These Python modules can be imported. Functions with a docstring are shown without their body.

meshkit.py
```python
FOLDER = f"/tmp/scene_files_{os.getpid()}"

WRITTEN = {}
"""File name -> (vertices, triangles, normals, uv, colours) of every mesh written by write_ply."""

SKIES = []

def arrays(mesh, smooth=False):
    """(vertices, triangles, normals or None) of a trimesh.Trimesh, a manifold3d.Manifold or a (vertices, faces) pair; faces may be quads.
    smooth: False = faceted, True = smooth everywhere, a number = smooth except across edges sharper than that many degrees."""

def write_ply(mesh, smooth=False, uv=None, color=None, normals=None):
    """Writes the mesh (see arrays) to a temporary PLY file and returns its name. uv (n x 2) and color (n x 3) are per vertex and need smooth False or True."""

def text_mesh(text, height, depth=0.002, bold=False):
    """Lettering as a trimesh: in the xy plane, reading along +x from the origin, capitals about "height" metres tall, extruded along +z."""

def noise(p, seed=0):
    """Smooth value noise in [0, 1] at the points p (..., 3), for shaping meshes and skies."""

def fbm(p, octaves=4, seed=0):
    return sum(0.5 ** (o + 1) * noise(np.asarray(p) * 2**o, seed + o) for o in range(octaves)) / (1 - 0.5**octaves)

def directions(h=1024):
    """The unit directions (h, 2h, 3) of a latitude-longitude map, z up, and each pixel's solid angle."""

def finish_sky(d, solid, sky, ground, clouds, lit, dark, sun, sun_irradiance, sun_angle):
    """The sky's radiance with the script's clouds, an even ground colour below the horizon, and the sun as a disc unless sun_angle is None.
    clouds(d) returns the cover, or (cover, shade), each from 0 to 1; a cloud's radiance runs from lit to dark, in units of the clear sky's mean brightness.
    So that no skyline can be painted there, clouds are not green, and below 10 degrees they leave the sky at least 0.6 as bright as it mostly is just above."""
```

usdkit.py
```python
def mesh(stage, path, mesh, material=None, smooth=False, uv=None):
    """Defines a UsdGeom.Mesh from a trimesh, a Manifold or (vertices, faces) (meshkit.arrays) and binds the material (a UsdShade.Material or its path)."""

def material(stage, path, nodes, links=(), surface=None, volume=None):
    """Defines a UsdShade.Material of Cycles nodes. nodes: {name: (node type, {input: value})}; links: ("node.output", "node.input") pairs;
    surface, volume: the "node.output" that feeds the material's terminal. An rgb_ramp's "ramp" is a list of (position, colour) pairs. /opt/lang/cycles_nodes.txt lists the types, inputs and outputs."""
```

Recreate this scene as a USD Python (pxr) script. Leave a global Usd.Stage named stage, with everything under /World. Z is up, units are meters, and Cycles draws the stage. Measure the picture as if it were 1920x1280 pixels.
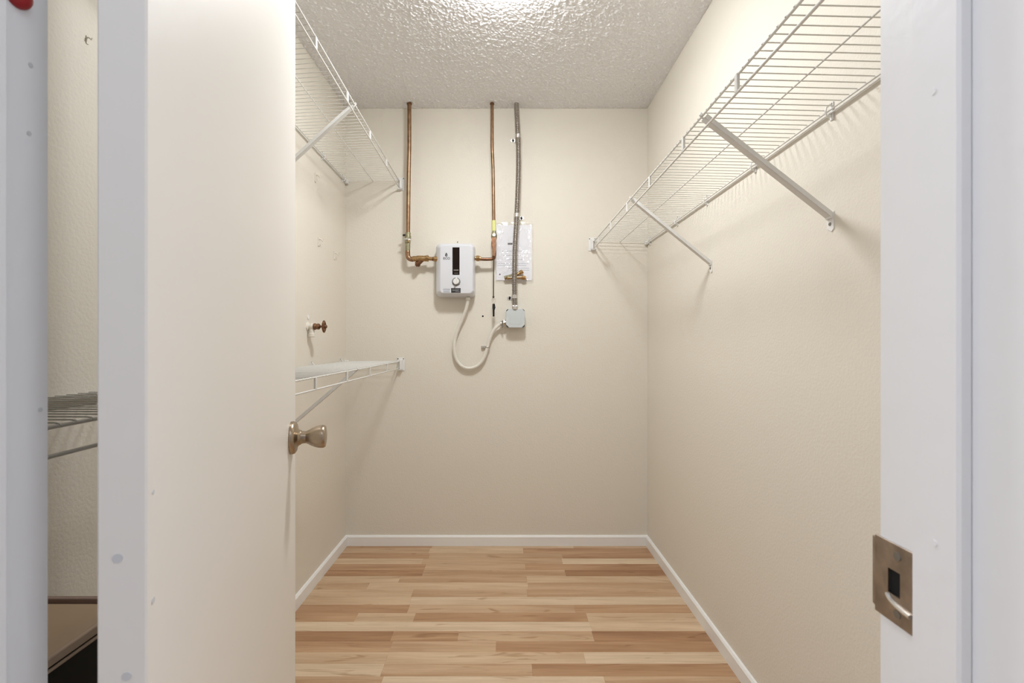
import math, random
import numpy as np, trimesh, usdkit, meshkit
import manifold3d as m3
from shapely.geometry import Polygon, Point
from pxr import Usd, UsdGeom, UsdLux, UsdShade, Gf, Sdf

stage = Usd.Stage.CreateInMemory()
UsdGeom.SetStageUpAxis(stage, 'Z'); UsdGeom.SetStageMetersPerUnit(stage, 1.0)
UsdGeom.Xform.Define(stage, '/World'); UsdGeom.Scope.Define(stage, '/World/Looks')

# ------------------------------------------------------------------ camera, light, exposure
CH = 1.122                      # lens height; x right, y into the closet, camera over the hall floor at y = 0
cam = UsdGeom.Camera.Define(stage, '/World/Camera')
cam.CreateHorizontalApertureAttr(36.0); cam.CreateVerticalApertureAttr(24.0)
cam.CreateFocalLengthAttr(16.875)
cam.CreateHorizontalApertureOffsetAttr(0.225); cam.CreateVerticalApertureOffsetAttr(0.094)
cam.CreateClippingRangeAttr(Gf.Vec2f(0.02, 100))
cam.CreateFStopAttr(9.0); cam.CreateFocusDistanceAttr(2.4)
cam.AddTranslateOp().Set(Gf.Vec3d(0, 0, CH)); cam.AddRotateXOp().Set(90)
cam.CreateExposureAttr(0.03)
LAMP_POS = (-0.012, 1.64, 2.44); LAMP_STRENGTH = 130.0; LAMP_COLOR = (0.975, 0.99, 1.0)
dome = UsdLux.DomeLight.Define(stage, '/World/hall_daylight')   # soft daylight of the open hall behind the camera
dome.CreateIntensityAttr(0.56); dome.CreateColorAttr(Gf.Vec3f(0.92, 0.97, 1.06))

# ------------------------------------------------------------------ helpers
W, P = {}, {}
names = set()
def uniq(parent, name):
    k, p = 0, f'{parent}/{name}'
    while p in names:
        k += 1; p = f'{parent}/{name}_{k:03d}'
    names.add(p); return p
def tag(prim, label=None, cat=None, group=None, kind=None):
    for k, v in (('label', label), ('category', cat), ('group', group), ('kind', kind)):
        if v: prim.SetCustomDataByKey(k, v)
    return prim
def thing(name, label, cat, loc=(0, 0, 0), group=None, kind=None):
    path = uniq('/World', name)
    x = UsdGeom.Xform.Define(stage, path); x.AddTranslateOp().Set(Gf.Vec3d(*map(float, loc)))
    W[path] = np.array(loc, float)
    return tag(x.GetPrim(), label, cat, group, kind)
def join(*ms):
    out = []
    for m in ms:
        v, f, _ = meshkit.arrays(m)
        out.append(trimesh.Trimesh(v, f, process=False))
    return trimesh.util.concatenate(out)
def obj(name, mesh, mat, parent=None, label=None, smooth=35, cat=None, kind=None, group=None):
    base = str(parent.GetPath()) if parent is not None else '/World'
    v, f, _ = meshkit.arrays(mesh)
    off = W.get(base, np.zeros(3))
    path = uniq(base, name); W[path] = off
    m = usdkit.mesh(stage, path, trimesh.Trimesh(v - off, f, process=False), M[mat], smooth=smooth)
    return tag(m.GetPrim(), label, cat, group, kind)
def box(x0, x1, y0, y1, z0, z1, b=0.0):
    if b <= 0:
        m = trimesh.creation.box([x1 - x0, y1 - y0, z1 - z0]); m.apply_translation([(x0 + x1) / 2, (y0 + y1) / 2, (z0 + z1) / 2]); return m
    pts = []
    for sx in (0, 1):
        for sy in (0, 1):
            for sz in (0, 1):
                c = np.array([x1 if sx else x0, y1 if sy else y0, z1 if sz else z0]); s = np.array([-1 if sx else 1, -1 if sy else 1, -1 if sz else 1]) * b
                for k in range(3):
                    q = c + s; q[k] = c[k]; pts.append(q)
    return trimesh.convex.convex_hull(np.array(pts))
def ortho(d):
    d = np.asarray(d, float); d /= np.linalg.norm(d)
    a = np.array([0, 0, 1.0]) if abs(d[2]) < 0.9 else np.array([1.0, 0, 0])
    u = np.cross(a, d); u /= np.linalg.norm(u)
    return d, u, np.cross(d, u)
def tube(pts, r, n=8):
    pts = np.asarray(pts, float); k = len(pts); r = np.broadcast_to(r, (k,))
    t = np.gradient(pts, axis=0); t /= np.linalg.norm(t, axis=1)[:, None]
    _, u, _ = ortho(t[0]); rings = []
    for i in range(k):
        u = u - t[i] * (u @ t[i]); u /= np.linalg.norm(u); w = np.cross(t[i], u)
        a = np.arange(n) / n * 2 * math.pi
        rings.append(pts[i] + r[i] * (np.cos(a)[:, None] * u + np.sin(a)[:, None] * w))
    v = np.vstack(rings + [pts[:1], pts[-1:]]); f = []
    for i in range(k - 1):
        for j in range(n):
            a, b = i * n + j, i * n + (j + 1) % n
            f += [[a, b, b + n], [a, b + n, a + n]]
    c0, c1 = k * n, k * n + 1
    for j in range(n):
        f += [[c0, (j + 1) % n, j], [c1, (k - 1) * n + j, (k - 1) * n + (j + 1) % n]]
    return trimesh.Trimesh(v, f, process=False)
def lathe(prof, o, d, n=32):
    """prof: (radius, distance along d) pairs"""
    d, u, w = ortho(d); o = np.asarray(o, float)
    pts, rr = [o + d * t for _, t in prof], [r for r, _ in prof]
    a = np.arange(n) / n * 2 * math.pi
    ring = np.cos(a)[:, None] * u + np.sin(a)[:, None] * w
    v = np.vstack([p + max(r, 1e-5) * ring for p, r in zip(pts, rr)] + [np.array([pts[0], pts[-1]])]); f = []; k = len(prof)
    for i in range(k - 1):
        for j in range(n):
            p, q = i * n + j, i * n + (j + 1) % n
            f += [[p, q, q + n], [p, q + n, p + n]]
    for j in range(n):
        f += [[k * n, (j + 1) % n, j], [k * n + 1, (k - 1) * n + j, (k - 1) * n + (j + 1) % n]]
    return trimesh.Trimesh(v, f, process=False)
def cyl(a, b, r, n=16, ch=0.0):
    a, b = np.asarray(a, float), np.asarray(b, float); L = np.linalg.norm(b - a)
    return lathe([(r - ch, 0), (r, ch), (r, L - ch), (r - ch, L)] if ch else [(r, 0), (r, L)], a, b - a, n)
def hexnut(a, b, r): return cyl(a, b, r, 6, 0.0015)
def ball(c, r, s=(1, 1, 1), sub=2):
    m = trimesh.creation.icosphere(sub, r); m.apply_scale(s); m.apply_translation(c); return m
def spline(pts, n):
    from scipy.interpolate import CubicSpline
    pts = np.asarray(pts, float); s = np.r_[0, np.cumsum(np.linalg.norm(np.diff(pts, axis=0), axis=1))]
    return CubicSpline(s, pts)(np.linspace(0, s[-1], n))
def man(m):
    m = m if isinstance(m, trimesh.Trimesh) else trimesh.Trimesh(*meshkit.arrays(m)[:2])
    m = m.copy(); m.merge_vertices()
    return m3.Manifold(m3.Mesh(np.array(m.vertices, np.float32), np.array(m.faces, np.uint32)))
def rrect(w, h, r, n=6):
    return Polygon([(-w/2 + r, -h/2 + r), (w/2 - r, -h/2 + r), (w/2 - r, h/2 - r), (-w/2 + r, h/2 - r)]).buffer(r, quad_segs=n)
def loft(polys, ys):
    """same-count outlines in x,z stacked along y, closed"""
    k = len(polys[0]); v = np.vstack([np.c_[p[:, 0], np.full(k, y), p[:, 1]] for p, y in zip(polys, ys)])
    v = np.vstack([v, [[polys[0][:, 0].mean(), ys[0], polys[0][:, 1].mean()], [polys[-1][:, 0].mean(), ys[-1], polys[-1][:, 1].mean()]]]); f = []
    for i in range(len(polys) - 1):
        for j in range(k):
            a, b = i * k + j, i * k + (j + 1) % k
            f += [[a, b + k, b], [a, a + k, b + k]]
    n = len(polys) * k
    for j in range(k):
        f += [[n, j, (j + 1) % k], [n + 1, n - k + (j + 1) % k, n - k + j]]
    m = trimesh.Trimesh(v, f, process=False); m.fix_normals(); return m
F = 900.0
def at(px, py, d): return np.array([(px - 948) * d / F, d, CH + (645 - py) * d / F])

# ------------------------------------------------------------------ materials
M = {}
def mat(name, nodes, links=(), surface='p.BSDF'):
    M[name] = usdkit.material(stage, '/World/Looks/' + name, nodes, links, surface=surface)
def plain(name, color, rough=0.5, metal=0.0, bump=0.0, scale=60, var=0.0, **kw):
    nodes = {'p': ('principled_bsdf', {'base_color': color, 'roughness': rough, 'metallic': metal, **kw})}; links = []
    if bump or var:
        nodes['g'] = ('geometry', {}); nodes['n'] = ('noise_texture', {'scale': scale, 'detail': 3.0}); links.append(('g.position', 'n.vector'))
    if bump:
        nodes['b'] = ('bump', {'strength': 1.0, 'distance': bump}); links += [('n.fac', 'b.height'), ('b.normal', 'p.normal')]
    if var:
        nodes['r'] = ('rgb_ramp', {'ramp': [(0.3, tuple(c * (1 - var) for c in color)), (0.7, tuple(min(1, c * (1 + var)) for c in color))]})
        links += [('n.fac', 'r.fac'), ('r.color', 'p.base_color')]
    mat(name, nodes, links)
def lin(r, g, b): return tuple(((c / 255 + 0.055) / 1.055) ** 2.4 if c > 10 else c / 255 / 12.92 for c in (r, g, b))
plain('wall_paint', (0.79, 0.745, 0.66), 0.62, bump=0.0007, scale=130)
plain('ceiling_paint', lin(240, 240, 241), 0.95, bump=0.0034, scale=190, specular_ior_level=0.05)
plain('white_trim', lin(245, 245, 244), 0.35, bump=0.0004, scale=45)
plain('jamb_paint', lin(236, 236, 237), 0.32, bump=0.0005, scale=40)
plain('door_paint', lin(232, 229, 224), 0.42, bump=0.0004, scale=35)
plain('putty', lin(205, 206, 208), 0.6)
plain('white_wire', lin(218, 217, 213), 0.35)
plain('white_steel', lin(226, 226, 224), 0.4)
plain('white_plastic', lin(236, 236, 234), 0.35)
plain('screw_grey', (0.25, 0.24, 0.22), 0.35, 0.8)
plain('copper', (0.33, 0.205, 0.125), 0.36, 1.0, var=0.25, scale=40)
plain('old_copper', (0.23, 0.125, 0.075), 0.45, 1.0, var=0.3, scale=60)
plain('brass', (0.48, 0.32, 0.16), 0.33, 1.0, var=0.25, scale=70)
plain('patina', (0.33, 0.31, 0.2), 0.5, 0.7, var=0.3, scale=150)
plain('bronze_knob', (0.39, 0.315, 0.235), 0.27, 1.0, var=0.12, scale=40)
plain('strike_metal', (0.38, 0.32, 0.27), 0.36, 1.0, var=0.2, scale=60)
plain('steel', (0.66, 0.64, 0.61), 0.4, 1.0)
plain('conduit_steel', (0.42, 0.39, 0.36), 0.36, 1.0)
plain('black', (0.012, 0.011, 0.01), 0.4)
plain('black_glass', (0.014, 0.007, 0.005), 0.25, specular_ior_level=0.12)
plain('sticker_black', lin(62, 60, 60), 0.6, specular_ior_level=0.2)
plain('hole_dark', (0.004, 0.004, 0.004), 0.9)
plain('heater_white', lin(219, 221, 227), 0.3)
plain('ink', lin(78, 80, 86), 0.6)
plain('faint_ink', lin(158, 160, 168), 0.6)
plain('grey_panel', (0.16, 0.15, 0.14), 0.3)
plain('knob_grey', (0.2, 0.2, 0.2), 0.3)
plain('box_grey', lin(202, 208, 210), 0.45)
plain('paper', lin(244, 245, 252), 0.7)
plain('yellow', lin(226, 228, 150), 0.5)
plain('red', lin(160, 30, 36), 0.4)
plain('cord', (0.06, 0.045, 0.035), 0.6)
plain('cable', lin(228, 224, 214), 0.4)
plain('cabinet_black', (0.012, 0.010, 0.009), 0.45)
plain('cabinet_top', lin(236, 208, 176), 0.45, var=0.06, scale=9)
plain('cabinet_edge', lin(232, 208, 188), 0.4)
plain('cabinet_rail', lin(196, 168, 160), 0.35)
plain('subfloor', lin(150, 125, 95), 0.7)
mat('clear_film', {'t': ('transparent_bsdf', {'color': (0.99, 0.99, 0.99)}), 'g': ('glossy_bsdf', {'color': (1, 1, 1), 'roughness': 0.16}),
    'm': ('mix_closure', {'fac': 0.13})}, [('t.BSDF', 'm.closure1'), ('g.BSDF', 'm.closure2')], 'm.closure')
mat('lamp_glass', {'e': ('emission', {'color': LAMP_COLOR, 'strength': LAMP_STRENGTH})}, [], 'e.emission')
def wood(name, a, b, k):
    mat(name, {'g': ('geometry', {}), 'o': ('object_info', {}), 'w': ('white_noise_texture', {'dimensions': '1D'}), 'sc': ('vector_math', {'math_type': 'scale', 'scale': 23.0}),
        'ad': ('vector_math', {'math_type': 'add'}),
        'mp': ('mapping', {'scale': (1.6, 17.0, 1.0)}), 'mf': ('mapping', {'scale': (5.0, 130.0, 1.0)}), 'mk': ('mapping', {'scale': (4.5, 26.0, 1.0)}),
        'n': ('noise_texture', {'scale': 1.0, 'detail': 3.0, 'roughness': 0.55, 'distortion': 0.6}),
        'nf': ('noise_texture', {'scale': 1.0, 'detail': 4.0, 'roughness': 0.6, 'distortion': 0.5}),
        'nk': ('noise_texture', {'scale': 1.0, 'detail': 2.0, 'roughness': 0.5, 'distortion': 1.2}),
        'r': ('rgb_ramp', {'ramp': [(0.3, a), (0.72, b)]}),
        'rf': ('rgb_ramp', {'ramp': [(0.25, (0.86, 0.83, 0.8)), (0.6, (1.03, 1.03, 1.03))]}),
        'rk': ('rgb_ramp', {'ramp': [(0.0, (0.52, 0.44, 0.37)), (0.27, (0.74, 0.66, 0.58)), (0.36, (1, 1, 1)), (1.0, (1, 1, 1))]}),
        'm1': ('mix', {'mix_type': 'multiply', 'fac': 1.0}), 'm2': ('mix', {'mix_type': 'multiply', 'fac': 1.0}),
        'p': ('principled_bsdf', {'roughness': 0.42, 'specular_ior_level': 0.4})},
        [('o.random', 'w.w'), ('w.color', 'sc.vector1'), ('g.position', 'ad.vector1'), ('sc.vector', 'ad.vector2'), ('ad.vector', 'mp.vector'), ('ad.vector', 'mf.vector'), ('ad.vector', 'mk.vector'),
         ('mp.vector', 'n.vector'), ('mf.vector', 'nf.vector'), ('mk.vector', 'nk.vector'), ('n.fac', 'r.fac'), ('nf.fac', 'rf.fac'), ('nk.fac', 'rk.fac'),
         ('r.color', 'm1.color1'), ('rf.color', 'm1.color2'), ('m1.color', 'm2.color1'), ('rk.color', 'm2.color2'), ('m2.color', 'p.base_color')])
TONES = [((206, 180, 150), (226, 204, 176)), ((194, 163, 130), (221, 196, 165)), ((180, 144, 110), (210, 181, 149)), ((165, 124, 90), (200, 164, 129)), ((150, 108, 76), (186, 146, 110))]
for i, (a, b) in enumerate(TONES): wood(f'laminate_{i}', lin(*a), lin(*b), i)

# ------------------------------------------------------------------ the room shell
XL, XR, YF, YB, ZC = -0.893, 0.792, 0.47, 2.68, 2.44
JL, JR = -0.446, 0.366            # faces of the door jambs
T = 0.12
def struct(name, mesh, m, label, cat, smooth=35): return obj(name, mesh, m, None, label, smooth, cat, 'structure')
wall_back = struct('wall_back', box(XL - T, XR + T, YB, YB + T, -0.02, ZC + 0.1), 'wall_paint', 'beige back wall of the closet carrying the water heater', 'wall')
wall_left = struct('wall_left', box(XL - T, XL, 0.34, YB, -0.02, ZC + 0.1), 'wall_paint', 'beige left wall of the closet behind the two left shelves', 'wall')
wall_right = struct('wall_right', box(XR, XR + T, 0.34, YB, -0.02, ZC + 0.1), 'wall_paint', 'beige right wall of the closet under the long wire shelf', 'wall')
HZ = 2.06
wall_front = struct('wall_front', join(box(-2.2, JL - 0.02, 0.34, YF - 0.002, -0.02, ZC + 0.1), box(JR + 0.02, 2.1, 0.34, YF - 0.002, -0.02, ZC + 0.1), box(JL - 0.02, JR + 0.02, 0.34, YF - 0.002, HZ + 0.02, ZC + 0.1)),
    'wall_paint', 'beige front wall around the closet doorway, facing the hall', 'wall')
plain('hall_paint', lin(176, 178, 183), 0.6)
struct('wall_hall', box(-2.2, 2.1, -1.02, -0.9, -0.02, ZC + 0.1), 'hall_paint', 'white hall wall opposite the closet doorway, behind the viewer', 'wall')
# popcorn ceiling: real relief
step = 0.003
xs, ys = np.arange(XL - 0.004, XR + 0.006, step), np.arange(YF - 0.004, YB + 0.006, step)
gx, gy = np.meshgrid(xs, ys, indexing='ij')
p3 = np.stack([gx, gy, 0 * gx], -1)
warp = np.stack([meshkit.noise(p3 / 0.03, 5), meshkit.noise(p3 / 0.03, 6), 0 * gx], -1) * 0.007
n1, n2 = meshkit.noise((p3 + warp) / 0.0066, 1), meshkit.noise((p3 + warp) / 0.0055, 2)
h = np.clip(n1 - 0.40, 0, 1) * 0.0066 + np.clip(n2 - 0.4, 0, 1) * 0.0042
v = np.c_[gx.ravel(), gy.ravel(), (ZC - h).ravel()]
nx, ny = gx.shape
idx = np.arange(nx * ny).reshape(nx, ny)
q = np.stack([idx[:-1, :-1], idx[:-1, 1:], idx[1:, 1:], idx[1:, :-1]], -1).reshape(-1, 4)
ceil = join((v, q), box(XL - 0.1, XR + 0.1, 0.35, YB + 0.1, ZC + 0.03, ZC + 0.08))
ceiling = struct('ceiling', ceil, 'ceiling_paint', 'white popcorn textured ceiling over the closet', 'ceiling', smooth=True)
# floor with laminate strips, each its own piece
floor = thing('floor', 'pale wood laminate floor laid in short strips across the closet', 'floor', (0, 0, 0), kind='structure')
obj('underlay', box(-2.2, 2.1, -1.6, YB, -0.04, -0.0081), 'subfloor', floor)
obj('hall_floor', box(-2.2, 2.1, -1.6, 0.395, -0.008, 0.0), 'laminate_2', floor)
rnd = random.Random(4)
PITCH, Y0 = 0.0637, 2.642
ROWS = {0: [(810, 3), (1045, 1), (1075, 0), (None, 2)], 1: [(805, 2), (981, 1), (None, 3)], 2: [(805, 3), (1054, 2), (None, 3)], 3: [(792, 1), (1054, 2), (None, 0)],
        4: [(797, 3), (985, 2), (None, 3)], 5: [(793, 4), (1060, 2), (None, 4)], 6: [(749, 1), (988, 2), (None, 1)], 7: [(690, 2), (990, 1), (None, 2)], 8: [(773, 1), (988, 2), (None, 2)],
        9: [(770, 1), (None, 0)], 10: [(766, 3), (1077, 2), (None, 3)], 11: [(668, 3), (777, 1), (1101, 3), (None, 1)], 12: [(1108, 0), (None, 1)], 13: [(735, 4), (859, 3), (1112, 2), (None, 4)],
        14: [(733, 3), (930, 2), (None, 3)], 15: [(726, 1), (1096, 1), (None, 0)], 16: [(717, 0), (998, 2), (None, 3)], 17: [(715, 2), (1135, 0), (None, 2)]}
for r in range(36):
    y1 = Y0 - (r - 1) * PITCH; y0 = y1 - PITCH
    if r == 0: y1 = YB - 0.001
    if y1 < 0.40: break
    y0 = max(y0, 0.395); ym = (y0 + y1) / 2
    if r in ROWS:
        segs, x0 = [], XL + 0.002
        for px, t in ROWS[r]:
            x1 = XR - 0.002 if px is None else (px - 948) * ym / F
            segs.append((x0, x1, t)); x0 = x1
    else:
        segs, x0 = [], XL + 0.002
        while x0 < XR - 0.01:
            x1 = min(x0 + rnd.uniform(0.3, 0.75), XR - 0.002)
            if XR - x1 < 0.1: x1 = XR - 0.002
            segs.append((x0, x1, rnd.randrange(5))); x0 = x1
    lo, hi = (JL, JR) if ym < YF else (XL + 0.002, XR - 0.002)
    for x0, x1, t in segs:
        x0, x1 = max(x0, lo), min(x1, hi)
        if x1 - x0 < 0.01: continue
        obj('plank', box(x0 + 0.0001, x1 - 0.0001, y0 + 0.0001, y1 - 0.0001, -0.008, -rnd.uniform(0, 0.00025), 0.0003), f'laminate_{t}', floor, smooth=False)
# baseboards
BH, BT = 0.057, 0.012
def bevel_board(pts): return trimesh.convex.convex_hull(np.array(pts))
def board_x(x0, x1, y_wall, s):     # along x, s = direction into the room
    return bevel_board([(x, y_wall + s * a, z) for x in (x0, x1) for a, z in ((0, 0), (BT, 0), (BT, BH - 0.008), (BT - 0.005, BH - 0.001), (0, BH))])
def board_y(y0, y1, x_wall, s):
    return bevel_board([(x_wall + s * a, y, z) for y in (y0, y1) for a, z in ((0, 0), (BT, 0), (BT, BH - 0.008), (BT - 0.005, BH - 0.001), (0, BH))])
struct('baseboard_back', board_x(XL, XR, YB, -1), 'white_trim', 'low white baseboard along the back wall', 'baseboard')
struct('baseboard_left', board_y(YF, YB - BT, XL, 1), 'white_trim', 'low white baseboard along the left wall by the door', 'baseboard')
struct('baseboard_right', board_y(YF, YB - BT, XR, -1), 'white_trim', 'low white baseboard running along the right wall', 'baseboard')
# door frame: jambs with stops
ST0, ST1 = 0.376, 0.421
def disc(c, d, r, t=0.0006): return cyl(np.asarray(c) - np.asarray(d) * 0.001, np.asarray(c) + np.asarray(d) * t, r, 14)
tr = thing('trim_1', 'white painted right door jamb holding the strike plate', 'door frame', (JR, 0.40, 0), kind='structure')
SZ0, SZ1 = 0.860, 0.935
jm = man(box(JR, JR + 0.02, 0.332, YF, 0.0, HZ, 0.0015)) - man(box(JR - 0.01, JR + 0.018, 0.4425, 0.4585, 0.8855, 0.9105))
obj('jamb', jm, 'jamb_paint', tr)
obj('door_stop', box(JR - 0.011, JR + 0.001, ST0, ST1, 0.0, HZ, 0.0022), 'jamb_paint', tr)
obj('casing', box(JR + 0.006, JR + 0.064, 0.322, 0.339, 0.0, HZ + 0.06, 0.003), 'jamb_paint', tr)
for px, py in ((1750, 172), (1752, 1018)):
    d = F * (JR - 0.011) / (px - 948); c = at(px, py, d); obj('filled_hole', disc((JR - 0.011, c[1], c[2]), (-1, 0, 0), 0.0028), 'jamb_paint', tr)
obj('latch_bore', box(JR + 0.0012, JR + 0.0178, 0.4427, 0.4583, 0.8857, 0.9103), 'hole_dark', tr)
pl = man(box(JR - 0.0016, JR + 0.0004, ST1 + 0.001, YF + 0.004, SZ0, SZ1, 0.0005)) - man(box(JR - 0.01, JR + 0.01, 0.4435, 0.4575, 0.8865, 0.9095))
lip = trimesh.convex.convex_hull([(JR - 0.0016 + a, y, z) for z in (SZ0 + 0.004, SZ1 - 0.004) for a, y in ((0, YF), (0.002, YF), (0.003, YF + 0.0105), (0.0055, YF + 0.0095))])
stp = obj('strike_plate', join(pl, lip), 'strike_metal', tr, 'worn bronze strike plate with square latch hole')
arc = [(JR - 0.002 - 0.001 * math.sin(a), 0.4585 - 0.027 * (1 - math.cos(a)) - 0.001, 0.8855 - 0.0085 * math.sin(a)) for a in np.linspace(0, math.pi / 2, 9)]
obj('latch_tongue', tube(arc, 0.0022, 8), 'steel', stp)
for z in (0.9245, 0.8708):
    obj('screw', lathe([(0.0042, 0), (0.004, 0.0008), (0.0012, 0.0009)], (JR - 0.0015, 0.4465, z), (-1, 0, 0), 14), 'screw_grey', stp)
tl = thing('trim_2', 'white painted left door jamb beside the hinge gap', 'door frame', (JL, 0.40, 0), kind='structure')
obj('jamb', box(JL - 0.02, JL, 0.332, YF, 0.0, HZ, 0.0025), 'jamb_paint', tl)
obj('door_stop', box(JL - 0.001, JL + 0.011, ST0, ST1, 0.0, HZ, 0.0028), 'jamb_paint', tl)
obj('casing', box(JL - 0.064, JL - 0.006, 0.322, 0.339, 0.0, HZ + 0.06, 0.003), 'jamb_paint', tl)
for px, py in ((57, 122), (54, 250), (75, 768)):
    d = F * JL / (px - 948); c = at(px, py, d); obj('filled_hole', disc((JL, c[1], c[2]), (1, 0, 0), 0.0022), 'putty', tl)
th = thing('trim_3', 'white painted head of the door frame above the doorway', 'door frame', (0, 0.40, HZ), kind='structure')
obj('jamb', box(JL, JR, 0.332, YF, HZ, HZ + 0.02, 0.001), 'jamb_paint', th)
obj('casing', box(JL - 0.064, JR + 0.064, 0.322, 0.339, HZ + 0.006, HZ + 0.064, 0.003), 'jamb_paint', th)
rb = at(30, -12, 0.437)
obj('door_bumper', lathe([(0.0125, 0), (0.0125, 0.003), (0.011, 0.006), (0.007, 0.0085), (0.002, 0.0095)], (JL - 0.0005, 0.437, rb[2]), (1, 0, 0), 20), 'red', None,
    'small red rubber bumper stuck on the left door jamb', cat='door bumper')

# ------------------------------------------------------------------ the open door
N, Fp = np.array([-0.3310, 0.443]), np.array([-0.5254, 1.200])
dr = (Fp - N) / np.linalg.norm(Fp - N); nl = np.array([-dr[1], dr[0]]); width = np.linalg.norm(Fp - N); TH = 0.0395
def door_xf(m):      # local: x along the door from hinge edge, y towards the closet face, z up
    v, f, _ = meshkit.arrays(m); v = np.c_[N[0] + v[:, :1] * dr[0] + v[:, 1:2] * nl[0], N[1] + v[:, :1] * dr[1] + v[:, 1:2] * nl[1], v[:, 2]]
    return trimesh.Trimesh(v, f, process=False)
door = thing('door_1', 'white flush closet door swung open against the left shelf', 'door', (N[0], N[1], 0.012), kind='structure')
obj('leaf', door_xf(box(0, width, 0, TH, 0.012, 2.045, 0.0018)), 'door_paint', door)
for px, py, r in ((222, 1045, 0.0042), (237, 1268, 0.004)):
    d = 0.4385; c = at(px, py, d); s = np.dot(c[:2] - N, nl); obj('filled_hole', door_xf(disc((0, s, c[2]), (-1, 0, 0), r)), 'putty', door)
for px, py, r in ((281, 925, 0.0022), (281, 1130, 0.003)):
    c = at(px, py, 0.45); obj('filled_hole', door_xf(disc((0.012, 0, c[2]), (0, -1, 0), r)), 'putty', door)
KX, KZ = width - 0.060, CH - 0.2225
ROS = [(0.0385, 0.0), (0.039, 0.004), (0.0375, 0.009), (0.033, 0.0125), (0.024, 0.0145), (0.019, 0.018), (0.0165, 0.023)]
STEM = [(0.0155, 0.02), (0.0145, 0.030), (0.0142, 0.036)]
KNB = [(0.0145, 0.034), (0.0165, 0.038), (0.0205, 0.045), (0.0245, 0.054), (0.0268, 0.063), (0.0275, 0.070), (0.0268, 0.0745), (0.0245, 0.0775), (0.016, 0.0792), (0.006, 0.0797), (0.001, 0.0798)]
for y, s in ((0.0, -1), (TH, 1)):
    prof = lambda q: door_xf(lathe(q, (KX, y, KZ), (0, s, 0), 40)) if s < 0 else door_xf(lathe([(r, t * 0.9) for r, t in q], (KX, y, KZ), (0, s, 0), 40))
    k = obj('door_knob', prof(KNB), 'bronze_knob', door, 'aged bronze round door knob', smooth=40)
    obj('rosette', prof(ROS), 'bronze_knob', k, smooth=50); obj('stem', prof(STEM), 'bronze_knob', k)
obj('latch_plate', door_xf(box(width - 0.0005, width + 0.001, TH / 2 - 0.0125, TH / 2 + 0.0125, KZ - 0.028, KZ + 0.028, 0.0004)), 'bronze_knob', door)

# ------------------------------------------------------------------ ceiling lamp
lx, ly, lz = LAMP_POS
lamp = thing('ceiling_light', 'round frosted glass ceiling light in the middle of the closet', 'ceiling light', LAMP_POS)
obj('lamp_base', lathe([(0.126, -0.004), (0.126, 0.016), (0.121, 0.02)], (lx, ly, lz), (0, 0, -1), 40), 'white_plastic', lamp)
obj('lamp_shade', lathe([(0.116, 0.016), (0.116, 0.026), (0.112, 0.035), (0.098, 0.044), (0.07, 0.049), (0.035, 0.054), (0.006, 0.055)], (lx, ly, lz), (0, 0, -1), 32), 'lamp_glass', lamp, 'glowing frosted glass shade')

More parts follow.
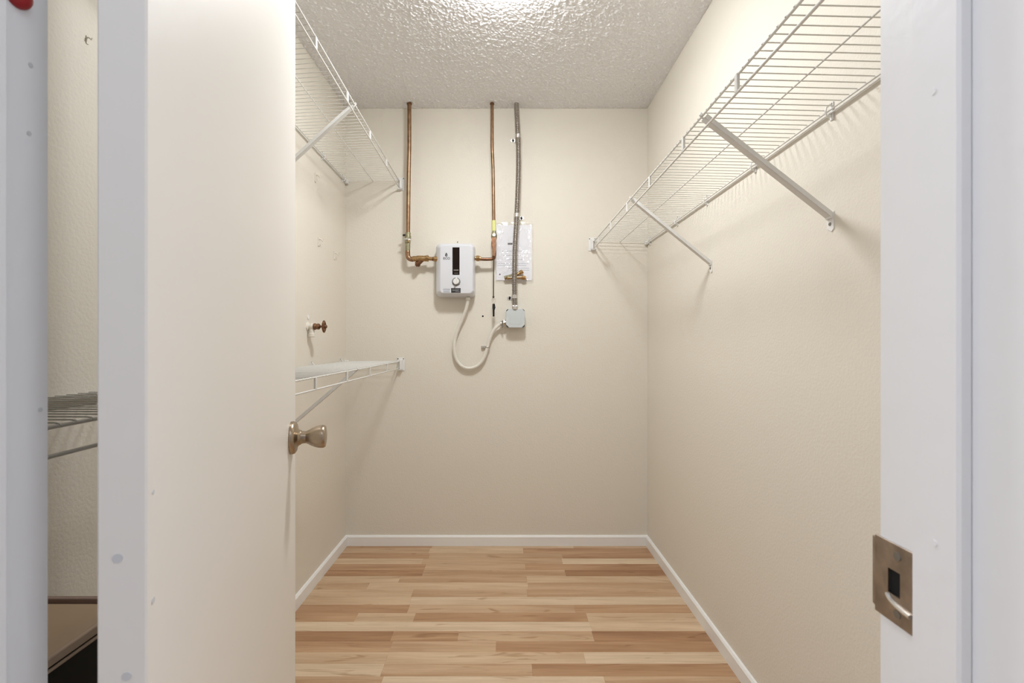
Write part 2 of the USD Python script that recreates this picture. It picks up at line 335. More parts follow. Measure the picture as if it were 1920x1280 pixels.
# ------------------------------------------------------------------ wire shelves
def wire_shelf(label, side, xw, xf, zf, zb, y0, y1, ties, braces, clips, end_z=None):
    """side: -1 left wall, 1 right wall; zf(y), zb(y): deck heights at the front rod and at the wall"""
    s = side; xb = xw - s * 0.009
    t = thing('wire_shelf', label, 'shelf', (xw, (y0 + y1) / 2, zf((y0 + y1) / 2)))
    LIP = 0.042; RF, RC = 0.0029, 0.00125
    ln = lambda x, dz, a, b, z, r, n=10: tube([(x, a, z(a) + dz), (x, (a + b) / 2, z((a + b) / 2) + dz), (x, b, z(b) + dz)], r, n)
    zm = lambda y: (zf(y) + zb(y)) / 2
    k = int((y1 - y0 - 0.012) / 0.0254)
    for i in range(k + 1):
        y = y1 - 0.008 - i * 0.0254
        pts = [(xb - s * 0.001, y, zb(y)), (xf + s * 0.006, y, zf(y)), (xf - s * 0.0005, y, zf(y) - 0.0008), (xf - s * 0.0036, y, zf(y) - 0.004)]
        obj('cross_wire', tube(pts, RC, 6), 'white_wire', t)
    obj('front_rod', ln(xf, -RF - RC, y0, y1, zf, RF), 'white_wire', t)
    obj('lip_rod', ln(xf - s * 0.001, -LIP, y0, y1, zf, RF), 'white_wire', t)
    obj('middle_rod', ln((xf + xb) / 2, -0.0019 - RC, y0, y1, zm, 0.0019), 'white_wire', t)
    obj('back_rod', ln(xb, -0.0021 - RC, y0, y1, zb, 0.0021), 'white_wire', t)
    obj('back_rod', ln(xb + s * 0.002, -0.0105, y0, y1, zb, 0.0021), 'white_wire', t)
    for y in ties:
        obj('lip_tie', box(xf - s * 0.001 - 0.0032, xf - s * 0.001 + 0.0032, y - 0.0065, y + 0.0065, zf(y) - LIP + 0.001, zf(y) - 0.003, 0.001), 'white_wire', t)
    for y in braces:
        a = np.array([xf + s * 0.002, zf(y) - 0.012]); b = np.array([xw - s * 0.006, zb(y) - 0.261])
        SK = 0.034 if s > 0 else 0.0
        u = (b - a) / np.linalg.norm(b - a); w = np.array([-u[1], u[0]]) * (1 if -u[1] * s > 0 else 1)
        if w[1] < 0: w = -w
        def bar(o0, o1, ya, yb, a=a, b=b, w=w): return trimesh.convex.convex_hull(np.array([(p[0] + w[0] * o, yy + sk, p[1] + w[1] * o) for p, sk in ((a, SK), (b, 0.0)) for o in (o0, o1) for yy in (ya, yb)]))
        br = obj('shelf_brace', join(bar(0, 0.0022, y - 0.010, y + 0.010), bar(0, 0.011, y - 0.0112, y - 0.009)), 'white_steel', t, smooth=False)
        obj('brace_hook', tube([(a[0] + u[0] * 0.004, y + SK, a[1]), (a[0] - s * 0.004, y + SK, a[1] + 0.004), (a[0] - s * 0.0075, y + SK, a[1] + 0.010), (a[0] - s * 0.004, y + SK, a[1] + 0.0155)], 0.0022, 8), 'white_steel', br)
        pl = trimesh.convex.convex_hull(np.array([(xw - s * dx, y + dy, b[1] + dz) for dx in (0.0, 0.0025) for dy, dz in ((-0.0125, 0.014), (0.0125, 0.014), (-0.0125, -0.028), (0.0125, -0.024), (-0.004, -0.034))]))
        obj('foot_plate', join(pl, box(min(xw, xw - s * 0.008), max(xw, xw - s * 0.008), y - 0.0105, y + 0.0105, b[1] - 0.003, b[1] + 0.008, 0.001)), 'white_plastic', br, smooth=False)
        obj('screw', lathe([(0.0045, 0), (0.004, 0.0018), (0.001, 0.0024)], (xw - s * 0.0024, y, b[1] - 0.015), (-s, 0, 0), 12), 'screw_grey', br)
    for y in clips:
        z = zb(y)
        c = obj('wall_clip', join(tube([(xw, y, z + 0.012), (xw - s * 0.006, y, z + 0.0125), (xb - s * 0.006, y, z + 0.004), (xb - s * 0.008, y, z - 0.006), (xb - s * 0.005, y, z - 0.0155), (xb + s * 0.001, y, z - 0.0185), (xw - s * 0.001, y, z - 0.014)], 0.0024, 8),
            box(min(xw, xw - s * 0.003), max(xw, xw - s * 0.003), y - 0.006, y + 0.006, z - 0.026, z + 0.018, 0.001)), 'white_plastic', t)
        obj('screw', lathe([(0.0034, 0), (0.003, 0.0016), (0.0008, 0.0022)], (xw - s * 0.0028, y, z + 0.014), (-s, 0, 0), 10), 'screw_grey', c)
    # bracket that holds the front corner on the back wall, and the near one on the front wall
    for ye, e in ((YB, -1), (YF, 1)):
        z = zf(ye) - 0.018
        ya, yb = sorted((ye, ye + e * 0.004)); yc, yd = sorted((ye, ye + e * 0.026))
        plate = join(box(*sorted((xf - s * 0.030, xf + s * 0.012)), ya, yb, z - 0.037, z + 0.036, 0.0012), box(*sorted((xf - s * 0.018, xf - s * 0.006)), yc, yd, z - 0.032, z + 0.024, 0.0015),
                     box(*sorted((xf - s * 0.018, xf + s * 0.009)), yc, yd, z - 0.034, z - 0.028, 0.001))
        eb = obj('end_bracket', plate, 'white_plastic', t, smooth=False)
        for sx in (-0.024, 0.007):
            obj('screw', lathe([(0.0035, 0), (0.003, 0.0015), (0.0008, 0.002)], (xf + s * sx, ye + e * 0.004, z + 0.03), (0, e, 0), 10), 'screw_grey', eb)
        obj('back_socket', box(*sorted((xw, xw - s * 0.018)), yc, yd, zb(ye) - 0.016, zb(ye) + 0.006, 0.002), 'white_plastic', t, smooth=False)
    return t
c_ = lambda z: (lambda y: z)
wire_shelf('long white wire shelf high on the right wall', 1, XR, 0.492, c_(1.697), c_(1.690), YF + 0.006, YB - 0.004,
    [0.713, 1.018, 1.326, 1.634, 1.940, 2.240, 2.545], [0.50, 1.168, 1.85], [0.81, 1.163, 1.519, 1.881, 2.2025, 2.62])
wire_shelf('high white wire shelf on the left wall near the ceiling', -1, XL, -0.593, lambda y: 2.034 + (2.655 - y) * 0.043, lambda y: 2.030 + (2.646 - y) * 0.026, YF + 0.006, YB - 0.004,
    [0.60, 0.90, 1.20, 1.497, 1.797, 2.097, 2.387], [0.52, 1.20, 1.886], [0.9, 1.26, 1.62, 1.98, 2.33, 2.62])
wire_shelf('low white wire shelf on the left wall behind the door knob', -1, XL, -0.593, lambda y: 1.029 - (2.655 - y) * 0.0055, lambda y: 1.027 - (2.646 - y) * 0.004, YF + 0.006, YB - 0.004,
    [0.56, 0.86, 1.18, 1.495, 1.79, 2.093, 2.40], [0.54, 1.24, 1.913], [0.80, 1.22, 1.52, 1.85, 2.20, 2.59])

# ------------------------------------------------------------------ back wall: heater, pipes, conduit
DW = YB
# heater
hx0, hx1, hz0, hz1 = -0.380, -0.168, 1.381, 1.672
cx, cz = (hx0 + hx1) / 2, (hz0 + hz1) / 2
heater = thing('water_heater', 'white tankless electric water heater box on the back wall', 'water heater', (cx, YB, hz0))
def outline(w, h, r, x, z): a = np.array(rrect(w, h, r, 6).exterior.coords)[:-1]; return a + [x, z]
fx, fz = -0.265, 1.525
lay = [(0.208, 0.288, 0.02, 0, 0, 0.0), (0.212, 0.292, 0.024, 0, 0, 0.006), (0.212, 0.292, 0.026, 0, 0, 0.052), (0.208, 0.288, 0.026, 0.1, 0, 0.064), (0.196, 0.278, 0.026, 0.5, 0, 0.079), (0.182, 0.266, 0.022, 0.9, 0, 0.090), (0.174, 0.258, 0.018, 1, 0, 0.0945), (0.166, 0.250, 0.014, 1, 0, 0.0955)]
body = loft([outline(w, h, r, cx + (fx - cx) * t, cz + (fz - cz) * t) for w, h, r, t, _, _ in lay], [YB - y for *_, y in lay])
obj('casing', body, 'heater_white', heater, smooth=38)
FD = YB - 0.0955
def onf(px, py): q = at(px, py, FD); return q[0], q[2]
def panel(name, px0, px1, py0, py1, m, par, t=0.0012, b=0.0004, lab=None):
    (x0, z1), (x1, z0) = onf(px0, py0), onf(px1, py1); return obj(name, box(x0, x1, FD - t, FD + 0.0006, z0, z1, b), m, par, lab, smooth=False)
win = panel('display_window', 848.4, 861.6, 463.6, 514.9, 'black_glass', heater, 0.0015)
panel('display_strip', 850.5, 860.0, 505.0, 507.8, 'grey_panel', win, 0.0019); panel('display_strip', 851.5, 859.6, 511.4, 512.6, 'grey_panel', win, 0.0019)
kx, kz = onf(855.4, 527.6)
kn = obj('control_knob', lathe([(0.0175, 0), (0.0175, 0.004), (0.0165, 0.006), (0.016, 0.012), (0.0145, 0.014), (0.002, 0.0145)], (kx, FD, kz), (0, -1, 0), 32), 'white_plastic', heater)
obj('dial_ring', lathe([(0.0222, 0), (0.0222, 0.0034), (0.0205, 0.0046)], (kx, FD, kz - 0.001), (0, -1, 0), 32), 'knob_grey', kn)
g = box(-0.0046, 0.0046, -0.027, -0.012, -0.0185, 0.0185, 0.0018); g.apply_transform(trimesh.transformations.rotation_matrix(0.22, [0, 1, 0])); g.apply_translation((kx, FD, kz))
obj('grip', g, 'white_plastic', kn, smooth=False)
panel('rating_sticker', 846.0, 863.6, 540.0, 548.6, 'sticker_black', heater, 0.0008, 0.0002)
for i, (a, b) in enumerate(((831, 843.5), (830.6, 844), (831.5, 843), (831, 843.6))):
    panel('print_line', a, b, 541.0 + i * 2.1, 541.8 + i * 2.1, 'faint_ink', heater, 0.0007, 0.0001)
for i, (a, b) in enumerate(((848, 861.5), (848, 860), (854, 862))):
    panel('print_line', a, b, 541.6 + i * 2.3, 542.3 + i * 2.3, 'faint_ink', heater, 0.0012, 0.0001)
tx = meshkit.text_mesh('ECO', 0.0115, 0.0008, bold=True); tx.apply_scale([1.12, 1, 1]); tx.apply_transform(trimesh.transformations.rotation_matrix(math.pi / 2, [1, 0, 0]))
q = onf(830.8, 486.2); tx.apply_translation((q[0], FD + 0.0002, q[1])); obj('brand_lettering', tx, 'ink', heater, smooth=False)
a = np.linspace(0, 2 * math.pi, 33)[:-1]
drop = Polygon(np.c_[0.0095 * np.sin(a) * np.abs(np.sin(a / 2)) ** 1.3, 0.0112 * np.cos(a)]).buffer(0).difference(Point(0.0022, -0.0045).buffer(0.0021))
if drop.geom_type == 'Polygon':
    dm = trimesh.creation.extrude_polygon(drop, 0.0008, engine='earcut'); dm.apply_transform(trimesh.transformations.rotation_matrix(math.pi / 2, [1, 0, 0]))
    q = onf(836.9, 476.9); dm.apply_translation((q[0], FD + 0.0002, q[1])); obj('drop_emblem', dm, 'ink', heater, smooth=False)

# cold and hot pipes
PD = 2.62
def P_(px, py, d=PD): return at(px, py, d)
ep, rp = thing('copper_pipe', 'copper water pipe left of the heater, with bypass valve and brass strainer', 'pipe', (P_(765, 486)[0], PD, P_(765, 486)[2])), None
top = P_(767.5, 192); low = P_(765.2, 440)
pipe = obj('riser', tube([(top[0], PD, ZC + 0.01), top * [1, 1, 0] + [0, 0, 2.2], (low + top) / 2, low], 0.0112, 16), 'copper', ep)
obj('ceiling_collar', lathe([(0.014, 0), (0.014, 0.006), (0.012, 0.008)], (top[0], PD, ZC - 0.005), (0, 0, -1), 16), 'old_copper', ep)
A = low; B = P_(764.6, 458)
vv = obj('valve_body', join(lathe([(0.0135, 0), (0.0150, 0.004), (0.0135, 0.012), (0.0165, 0.020), (0.0165, 0.034), (0.0130, 0.044), (0.015, 0.050), (0.015, 0.058)], A + [0, 0, 0.012], B - A, 18)), 'patina', ep, 'corroded greenish brass valve')
obj('drain_cap', join(cyl(P_(763, 441), P_(757.5, 440.5), 0.0055, 12, 0.001), ball(P_(757, 440.8), 0.006)), 'black', vv)
obj('valve_nut', hexnut(P_(764.8, 447.5), P_(764.7, 451.5), 0.0185), 'steel', vv)
obj('valve_lever', join(box(-0.557, -0.528, PD - 0.021, PD - 0.017, P_(0, 449)[2] - 0.005, P_(0, 449)[2] + 0.003, 0.0015), cyl(P_(764, 449), P_(764, 449) - [0, 0.022, 0], 0.005, 12)), 'steel', vv)
obj('valve_port', ball(P_(766.5, 453.5) - [0, 0.014, 0], 0.0065), 'brass', vv)
el = spline([P_(764.6, 456), P_(764.6, 468), P_(764.7, 478), P_(766.3, 483.2), P_(770.5, 485.6), P_(775, 486)], 22)
obj('green_sleeve', tube(el[:9], 0.0132, 16), 'patina', ep, 'greenish corroded sleeve')
obj('elbow', tube(el[8:], np.r_[0.0122, np.full(len(el) - 9, 0.0135)], 16), 'copper', ep)
Y1, Y2 = P_(773, 485.2), P_(800.5, 484.4)
ys = obj('strainer_body', join(lathe([(0.0125, 0), (0.0150, 0.006), (0.0150, 0.022), (0.0175, 0.030), (0.0165, 0.055), (0.0150, 0.066), (0.0162, 0.070), (0.0162, 0.080)], Y1, Y2 - Y1, 20)), 'brass', ep, 'cast brass strainer with slanting branch')
b0, b1 = P_(793, 485), P_(781.5, 496.5)
obj('strainer_branch', join(cyl(b0, b1, 0.0125, 16), hexnut(b0 + (b1 - b0) * 0.72, b1 + (b1 - b0) * 0.02, 0.0165), cyl(b1, b1 + (b1 - b0) * 0.16, 0.009, 12, 0.001)), 'old_copper', ys)
obj('union_nut', join(hexnut(P_(799.5, 484.4), P_(803.5, 484.5), 0.0185), lathe([(0.0105, 0), (0.0105, 0.028), (0.0135, 0.03), (0.0145, 0.052), (0.012, 0.056)], P_(803, 484.6), P_(818, 485.5) - P_(803, 484.6), 16)), 'brass', ep)
obj('heater_nipple', cyl(P_(811, 485.2), P_(817.2, 485.6), 0.0115, 14), 'old_copper', ep)
hp = thing('copper_pipe', 'copper water pipe right of the heater, with a yellow tag and lever valve', 'pipe', tuple(P_(926, 486)))
top = P_(922.6, 194); low = P_(926.2, 436)
obj('riser', tube([(top[0], PD, ZC + 0.01), top * [1, 1, 0] + [0, 0, 2.2], (low + top) / 2, low], 0.0086, 16), 'copper', hp)
obj('ceiling_collar', lathe([(0.0115, 0), (0.0115, 0.006), (0.0095, 0.008)], (top[0], PD, ZC - 0.005), (0, 0, -1), 16), 'old_copper', hp)
obj('yellow_tag', tube([P_(926, 413.5), P_(926.1, 423), P_(926.3, 433)], 0.0106, 16), 'yellow', hp, 'yellow tag wrapped round the pipe')
vb = obj('valve_body', lathe([(0.0095, 0), (0.0125, 0.010), (0.0165, 0.026), (0.0165, 0.036), (0.0125, 0.050), (0.0115, 0.056)], P_(926.4, 432.5), (0, 0, -1), 18), 'patina', hp)
obj('lever_screw', lathe([(0.0105, 0), (0.0105, 0.016), (0.009, 0.019), (0.003, 0.019), (0.003, 0.018)], P_(926.4, 441.5), (0, -1, 0), 16), 'steel', vb)
obj('valve_lever', trimesh.convex.convex_hull(np.array([p + [dx, dy, 0] for p, w_ in ((P_(926.4, 446) - [0, 0.013, 0], 0.0125), (P_(926.4, 481) - [0, 0.017, 0], 0.0075)) for dx in (-w_, w_) for dy in (0, -0.0045)])), 'old_copper', vb, smooth=False)
e2 = spline([P_(926.4, 447), P_(926.6, 470), P_(926.5, 480), P_(924.5, 484.5), P_(919, 485.8), P_(908, 485.9), P_(898, 485.4)], 34)
obj('elbow', tube(e2, np.where(np.arange(34) > 19, 0.0086, 0.0105), 16), 'old_copper', hp)
obj('union_nut', join(hexnut(P_(893.2, 484.2), P_(899, 484.4), 0.0165), cyl(P_(898, 484.4), P_(902, 484.6), 0.0118, 16, 0.001), cyl(P_(893.5, 484.2), P_(890.6, 484.1), 0.011, 14)), 'brass', hp)
# hanging cord with key
cd = thing('hanging_cord', 'dark cord hanging from the copper elbow with a ring and black key', 'cord', tuple(at(925.5, 487, 2.60)))
obj('cord', tube([at(925.6, 484, 2.606), at(925.6, 487, 2.604), at(925.4, 520, 2.61), at(925.2, 557, 2.615)], 0.0028, 8), 'cord', cd)
obj('knot', ball(at(925.2, 556.5, 2.615), 0.0052, (1, 1, 1.3)), 'cord', cd)
cr = at(925.6, 562.8, 2.615); an = np.linspace(0, 2 * math.pi, 25)
obj('key_ring', tube([cr + [0.0105 * math.cos(t), 0, 0.0125 * math.sin(t)] for t in an], 0.0014, 6), 'steel', cd)
obj('key', join(trimesh.convex.convex_hull(np.array([at(px, py, d) for px, py in ((923.4, 569.5), (927.6, 569.0), (929.0, 576.5), (923.2, 578.5), (927.5, 581)) for d in (2.612, 2.618)])),
    trimesh.convex.convex_hull(np.array([at(px, py, d) for px, py in ((923.6, 578), (927.4, 578), (923.8, 593), (927.2, 593.3)) for d in (2.613, 2.617)]))), 'black', cd, 'black key', smooth=False)
# paper in its plastic sleeve
pp = thing('instruction_sheet', 'printed white sheet in a crumpled clear plastic sleeve taped to the back wall', 'paper', tuple(at(964, 526, YB)))
pa, pb = at(930.5, 422, YB), at(997.5, 525.5, YB)
obj('sheet', box(pa[0], pb[0], YB - 0.004, YB - 0.002, pb[2], pa[2]), 'paper', pp, smooth=False)
def ink(px0, px1, py0, py1, m, name='print_line'):
    a, b = at(px0, py0, YB - 0.004), at(px1, py1, YB - 0.004); obj(name, box(a[0], b[0], YB - 0.0044, YB - 0.0038, b[2], a[2]), m, pp, smooth=False)
ink(952, 961, 455.2, 458.6, 'ink')
for y, a, b in ((470.6, 941, 983), (478.4, 943.5, 976), (486.2, 950, 979), (494.0, 934, 990), (497.6, 933, 988), (502.4, 953, 992), (506.2, 958, 992)):
    x0 = a
    while x0 < b - 1.5:
        x1 = min(b, x0 + rnd.uniform(2.0, 5.0)); ink(x0, x1, y - 0.35, y + 0.35, 'faint_ink'); x0 = x1 + 0.9
st = [(0.0058 * (1 if i % 2 == 0 else 0.55) * math.cos(i * math.pi / 6), 0.0058 * (1 if i % 2 == 0 else 0.55) * math.sin(i * math.pi / 6)) for i in range(12)]
sm = trimesh.creation.extrude_polygon(Polygon(st), 0.0006, engine='earcut'); sm.apply_transform(trimesh.transformations.rotation_matrix(math.pi / 2, [1, 0, 0])); sm.apply_translation(at(937.3, 514.2, YB - 0.0038)); obj('emblem', sm, 'ink', pp, smooth=False)
gx_, gz_ = np.meshgrid(np.linspace(at(929, 0, YB)[0], at(1000.5, 0, YB)[0], 70), np.linspace(at(0, 531, YB)[2], at(0, 417, YB)[2], 110), indexing='ij')
pq = np.stack([gx_ / 0.05, gz_ / 0.06, 0 * gx_], -1)
rid = 1 - np.abs(2 * meshkit.fbm(pq, 3, 11) - 1) * 2.4; wr = np.clip(rid, 0, 1) ** 3
edge = np.minimum(1, np.minimum(np.minimum(gx_ - gx_.min(), gx_.max() - gx_), np.minimum(gz_ - gz_.min(), gz_.max() - gz_)) / 0.02)
yy = YB - 0.0052 - (0.007 * wr + 0.005 * meshkit.noise(pq * 0.7, 9)) * edge
i_ = np.arange(yy.size).reshape(yy.shape); fq = np.stack([i_[:-1, :-1], i_[1:, :-1], i_[1:, 1:], i_[:-1, 1:]], -1).reshape(-1, 4)
obj('plastic_sleeve', (np.c_[gx_.ravel(), yy.ravel(), gz_.ravel()], fq), 'clear_film', pp, 'crumpled clear plastic sleeve', smooth=True)
# loose brass fitting behind the conduit
FDp = YB - 0.022
bf = thing('brass_valve', 'small brass lever valve hung behind the steel conduit at the foot of the sheet', 'valve', tuple(at(966, 517, FDp)))
obj('valve_body', join(cyl(at(950, 521.0, FDp), at(980, 519.5, FDp), 0.0085, 14, 0.001), ball(at(965, 517.5, FDp), 0.0155)), 'brass', bf)
obj('valve_lever', trimesh.convex.convex_hull(np.array([at(px, py, d) for px, py in ((944.5, 517.5), (945.5, 520.5), (964, 512.5), (966, 516)) for d in (FDp - 0.010, FDp - 0.005)])), 'patina', bf, smooth=False)
obj('hex_nut', join(hexnut(at(978, 520, FDp), at(984.5, 521, FDp), 0.0125), cyl(at(984, 521, FDp), at(986.5, 521.4, FDp), 0.0085, 12)), 'brass', bf)
obj('branch', join(cyl(at(966, 516, FDp), at(976.5, 510.5, FDp), 0.008, 14), hexnut(at(974.5, 512, FDp), at(980, 508.4, FDp), 0.0125)), 'brass', bf)
obj('hose_tail', lathe([(0.006, 0), (0.009, 0.004), (0.006, 0.006), (0.009, 0.012), (0.0065, 0.018)], at(952, 521.3, FDp), at(944, 522, FDp) - at(952, 521.3, FDp), 14), 'brass', bf)
# flexible steel conduit
CD = YB - 0.052
cv = thing('flexible_conduit', 'ribbed grey metal conduit running from the ceiling to the junction box', 'conduit', tuple(at(965, 578, CD)))
path = spline([at(967.4, 183, CD), at(968.2, 196, CD), at(970.2, 235, CD), at(972.2, 290, CD), at(971.8, 330, CD), at(969.8, 385, CD), at(968, 420, CD), at(965.8, 460, CD), at(964.8, 500, CD), at(964.6, 540, CD), at(965.6, 581, CD)], 1200)
ph = np.arange(1200) / 1200 * 148 * 2 * math.pi
obj('ribbed_tube', tube(path, 0.0128 + 0.0020 * np.sign(np.sin(ph)) * np.abs(np.sin(ph)) ** 0.5, 18), 'conduit_steel', cv, smooth=60)
obj('box_connector', join(cyl(at(965.5, 571.5, CD), at(965.6, 580, CD), 0.0165, 18, 0.001), cyl(at(961, 573.5, CD - 0.012), at(970, 573.5, CD - 0.012), 0.0042, 10)), 'steel', cv)
ct = thing('conduit_strap', 'steel strap high on the conduit near the ceiling', 'strap', tuple(at(970, 257, YB)), group=None)
def strap(t, px, py, s):
    c = at(px, py, CD)
    obj('band', join(cyl(c - [0, 0, 0.010], c + [0, 0, 0.010], 0.0160, 20), box(c[0] - 0.016, c[0] + 0.016, CD, YB, c[2] - 0.010, c[2] + 0.010)), 'steel', t)
    x0 = c[0] + s * 0.014; e = c + [s * 0.031, 0, -0.004]
    ear = obj('ear', join(box(*sorted((x0, e[0])), YB - 0.0035, YB, c[2] - 0.013, c[2] + 0.007, 0.0008), cyl((e[0], YB - 0.0035, c[2] - 0.003), (e[0], YB, c[2] - 0.003), 0.010, 16)), 'steel', t)
    obj('screw', lathe([(0.0034, 0), (0.003, 0.002), (0.001, 0.0026)], (e[0], YB - 0.0035, c[2] - 0.003), (0, -1, 0), 10), 'screw_grey', ear)
strap(ct, 971.3, 255.5, -1)
ct = thing('conduit_strap', 'steel strap on the conduit just above the plastic sleeve', 'strap', tuple(at(968, 404, YB))); strap(ct, 969.0, 403.5, 1)
ct = thing('conduit_strap', 'steel strap on the conduit just above the junction box', 'strap', tuple(at(964, 557, YB))); strap(ct, 964.8, 556, -1)
# junction box
jb = thing('junction_box', 'square pale grey plastic junction box under the conduit', 'junction box', (0.0535, YB, 1.211))
jx, jz, S = 0.0538, 1.2635, 0.103
obj('box_body', loft([outline(S - 0.006, S - 0.006, 0.012, jx, jz), outline(S, S, 0.013, jx, jz), outline(S, S, 0.013, jx, jz)], [YB, YB - 0.012, YB - 0.045]), 'box_grey', jb)
lid = Polygon([(-S/2 + 0.016, -S/2), (S/2 - 0.016, -S/2), (S/2 - 0.012, -S/2 + 0.004), (S/2 - 0.004, -S/2 + 0.012), (S/2, -S/2 + 0.016), (S/2, S/2 - 0.016), (S/2 - 0.004, S/2 - 0.012), (S/2 - 0.012, S/2 - 0.004), (S/2 - 0.016, S/2), (-S/2 + 0.016, S/2), (-S/2 + 0.004, S/2 - 0.012), (-S/2, S/2 - 0.016), (-S/2, -S/2 + 0.016), (-S/2 + 0.012, -S/2 + 0.004)])
lm = np.array(lid.buffer(0).exterior.coords)[:-1]
ld = obj('box_lid', loft([lm + [jx, jz], lm + [jx, jz], lm * 0.97 + [jx, jz]], [YB - 0.044, YB - 0.058, YB - 0.0605]), 'box_grey', jb, smooth=25)
obj('lid_panel', box(jx - 0.029, jx + 0.029, YB - 0.0613, YB - 0.060, jz - 0.034, jz + 0.034, 0.0006), 'box_grey', ld, smooth=False)
for sx in (-1, 1):
    for sz in (-1, 1):
        s_ = trimesh.creation.box([0.0135, 0.012, 0.0052]); s_.apply_transform(trimesh.transformations.rotation_matrix(sx * sz * math.pi / 4, [0, 1, 0])); s_.apply_translation((jx + sx * (S / 2 - 0.0075), YB - 0.0525, jz + sz * (S / 2 - 0.0075)))
        obj('screw_slot', s_, 'black' if (sx, sz) != (1, 1) else 'screw_grey', jb, smooth=False)
# white cable
CB = YB - 0.020
wc = thing('power_cable', 'white power cable looping down from the heater to the junction box', 'cable', tuple(at(880, 692, CB)))
cp = spline([at(877.5, 556.8, YB - 0.05), at(877.2, 563, YB - 0.05), at(873, 582, YB - 0.04), at(863, 607, YB - 0.026), at(854, 632, CB), at(851.6, 655, CB), at(856, 674, CB), at(866.5, 686.5, CB), at(880, 690.3, CB), at(894.5, 686, CB), at(905.5, 674, CB), at(912, 658, CB), at(916.5, 641, YB - 0.022), at(922.5, 625, YB - 0.026), at(931.5, 612.5, YB - 0.03), at(944, 605.5, YB - 0.032)], 90)
obj('cable', tube(cp, 0.0092, 14), 'cable', wc)
obj('cable_gland', join(cyl(at(877.5, 556.8, YB - 0.05), at(877.3, 563, YB - 0.05), 0.0125, 16, 0.0015)), 'cable', wc)
cb = obj('box_clamp', join(cyl(at(938.5, 607.5, YB - 0.031), at(950, 604.0, YB - 0.032), 0.0142, 16, 0.001), hexnut(at(944.5, 605.2, YB - 0.032), at(947.5, 604.6, YB - 0.032), 0.0175)), 'steel', wc)
obj('screw', join(cyl(at(942, 611.5, YB - 0.044), at(942, 601, YB - 0.044), 0.0035, 10), ball(at(942, 611.8, YB - 0.044), 0.0048)), 'screw_grey', cb)
cl = thing('cable_clip', 'small steel clip fixing the white cable loop to the wall', 'clip', tuple(at(911, 650, YB)))
c = at(914.3, 650, CB)
obj('band', tube([c + [-0.0115 * math.cos(t) * 1.0, -0.0115 * math.sin(t), 0.000] for t in np.linspace(0, math.pi, 11)], 0.0022, 8), 'steel', cl)
obj('ear', join(box(c[0] - 0.036, c[0] - 0.010, YB - 0.012, YB, c[2] - 0.0075, c[2] + 0.0065, 0.0015), box(c[0] - 0.034, c[0] - 0.022, YB - 0.018, YB - 0.011, c[2] - 0.005, c[2] + 0.005, 0.0015)), 'steel', cl)
# small marks and hardware on the walls
obj('wall_plug', join(cyl(at(905.3, 592.6, YB) + [0, 0.001, 0], at(905.3, 592.6, YB) - [0, 0.0015, 0], 0.0048, 12)), 'black', wall_back)
obj('nail', join(cyl(at(858, 453.6, YB) + [0, 0.001, 0], at(858, 453.6, YB) - [0, 0.004, 0], 0.003, 10)), 'screw_grey', wall_back)

def hook(label, px, py, k=1.0, m='wall_paint'):
    d = F * abs(XL) / abs(px - 948); q = at(px, py, d); x = XL
    t = thing('wall_clip', label, 'wall clip', (x, q[1], q[2]))
    obj('base', join(box(x, x + 0.004 * k, q[1] - 0.007 * k, q[1] + 0.007 * k, q[2] - 0.022 * k, q[2] + 0.022 * k, 0.0012 * k)), m, t, smooth=False)
    obj('prong', tube([(x + 0.002 * k, q[1], q[2] + 0.014 * k), (x + 0.014 * k, q[1], q[2] + 0.011 * k), (x + 0.02 * k, q[1] + 0.003 * k, q[2] + 0.002 * k), (x + 0.024 * k, q[1] + 0.004 * k, q[2] + 0.012 * k)], 0.0032 * k, 8), m, t)
hook('painted-over shelf clip on the left wall just under the high shelf', 591, 333)
hook('painted-over shelf clip on the left wall midway up, farther from the corner', 597, 453)
hook('painted-over shelf clip on the left wall midway up, nearest the corner', 627, 479)
hook('small clip high on the left wall seen through the hinge gap', 163, 75, 0.4)

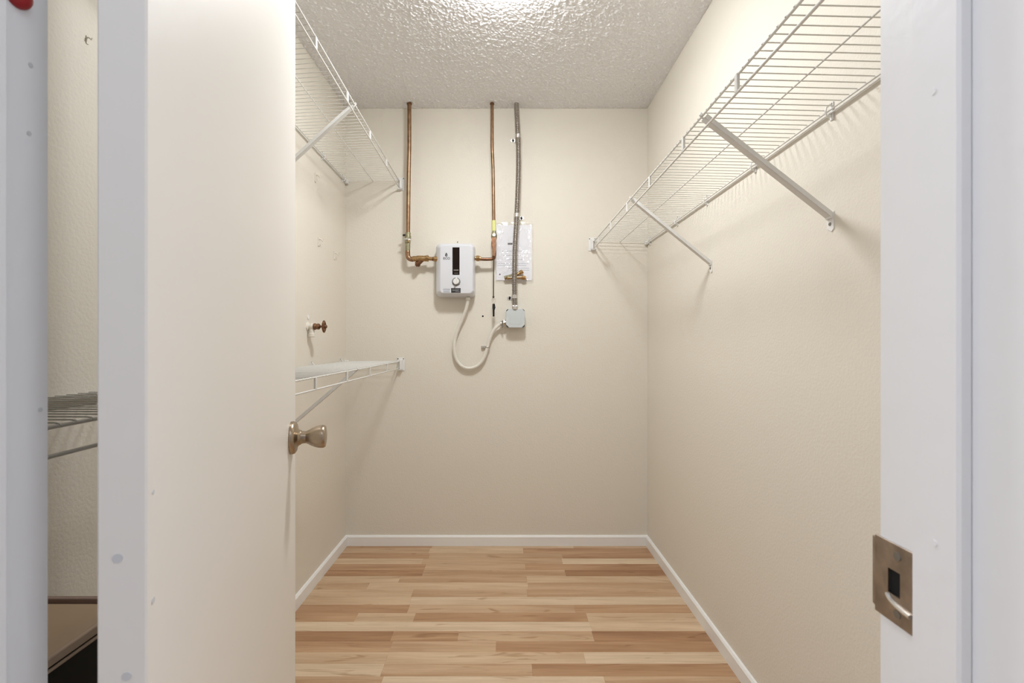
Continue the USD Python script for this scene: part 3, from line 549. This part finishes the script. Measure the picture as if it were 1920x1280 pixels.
# stop valve on the left wall
vd = 2.165
vz = at(0, 612, vd)[2]
sv = thing('stop_valve', 'old bronze stop valve with oval handle on a white painted stub on the left wall', 'valve', (XL, vd, vz))
obj('stub', join(lathe([(0.02, 0), (0.019, 0.004), (0.0125, 0.007), (0.0125, 0.016), (0.015, 0.018), (0.015, 0.028)], (XL, vd, vz), (1, 0, 0), 20), lathe([(0.0115, 0.0), (0.0115, 0.034), (0.0145, 0.036), (0.0145, 0.05), (0.01, 0.052)], (XL + 0.019, vd, vz + 0.004), (0, 0, -1), 18)), 'wall_paint', sv, 'wall-coloured painted valve stub')
obj('bonnet', lathe([(0.0125, 0), (0.015, 0.003), (0.0145, 0.010), (0.0115, 0.013), (0.0135, 0.017), (0.0135, 0.026), (0.009, 0.030)], (XL + 0.0265, vd, vz), (1, 0, 0), 8), 'old_copper', sv, smooth=False)
obj('spindle', cyl((XL + 0.054, vd, vz), (XL + 0.076, vd, vz), 0.0045, 10), 'old_copper', sv)
obj('handle', join(ball((XL + 0.076, vd, vz), 0.0085, (1, 1.2, 1.2)) if False else lathe([(0.009, 0), (0.010, 0.006), (0.006, 0.018)], (XL + 0.069, vd, vz), (1, 0, 0), 14), tube([(XL + 0.074 + 0.0008 * math.cos(3 * t), vd + 0.014 * math.cos(t), vz + 0.0235 * math.sin(t)) for t in np.linspace(0, 2 * math.pi, 29)], 0.0048, 10), box(XL + 0.071, XL + 0.077, vd - 0.003, vd + 0.003, vz - 0.022, vz + 0.022, 0.001)), 'old_copper', sv)
q = at(578.5, 594, 2.17); obj('paint_patch', cyl((XL - 0.001, q[1], q[2]), (XL + 0.002, q[1], q[2]), 0.010, 14), 'white_trim', wall_left)

# black cabinet glimpsed through the hinge gap
kb = thing('cabinet', 'low black cabinet with a tan top seen through the gap behind the door', 'cabinet', (-0.75, 0.64, 0))
zt, xf_, ye = 0.694, -0.620, 0.792
obj('body', box(XL + 0.016, xf_ - 0.004, 0.50, ye + 0.05, 0.0, zt - 0.012, 0.003), 'cabinet_black', kb, smooth=False)
obj('top_panel', box(XL + 0.016, xf_ - 0.008, 0.495, ye, zt - 0.012, zt, 0.001), 'cabinet_top', kb, smooth=False)
obj('edge_band', join(box(xf_ - 0.0082, xf_, 0.495, ye, zt - 0.012, zt + 0.0006, 0.0012), box(xf_ - 0.003, xf_ + 0.001, 0.495, ye, zt - 0.019, zt - 0.0145, 0.001)), 'cabinet_edge', kb, smooth=False)
obj('back_rail', box(XL + 0.016, xf_, ye + 0.012, ye + 0.022, zt - 0.02, zt + 0.0015, 0.001), 'cabinet_rail', kb, smooth=False)
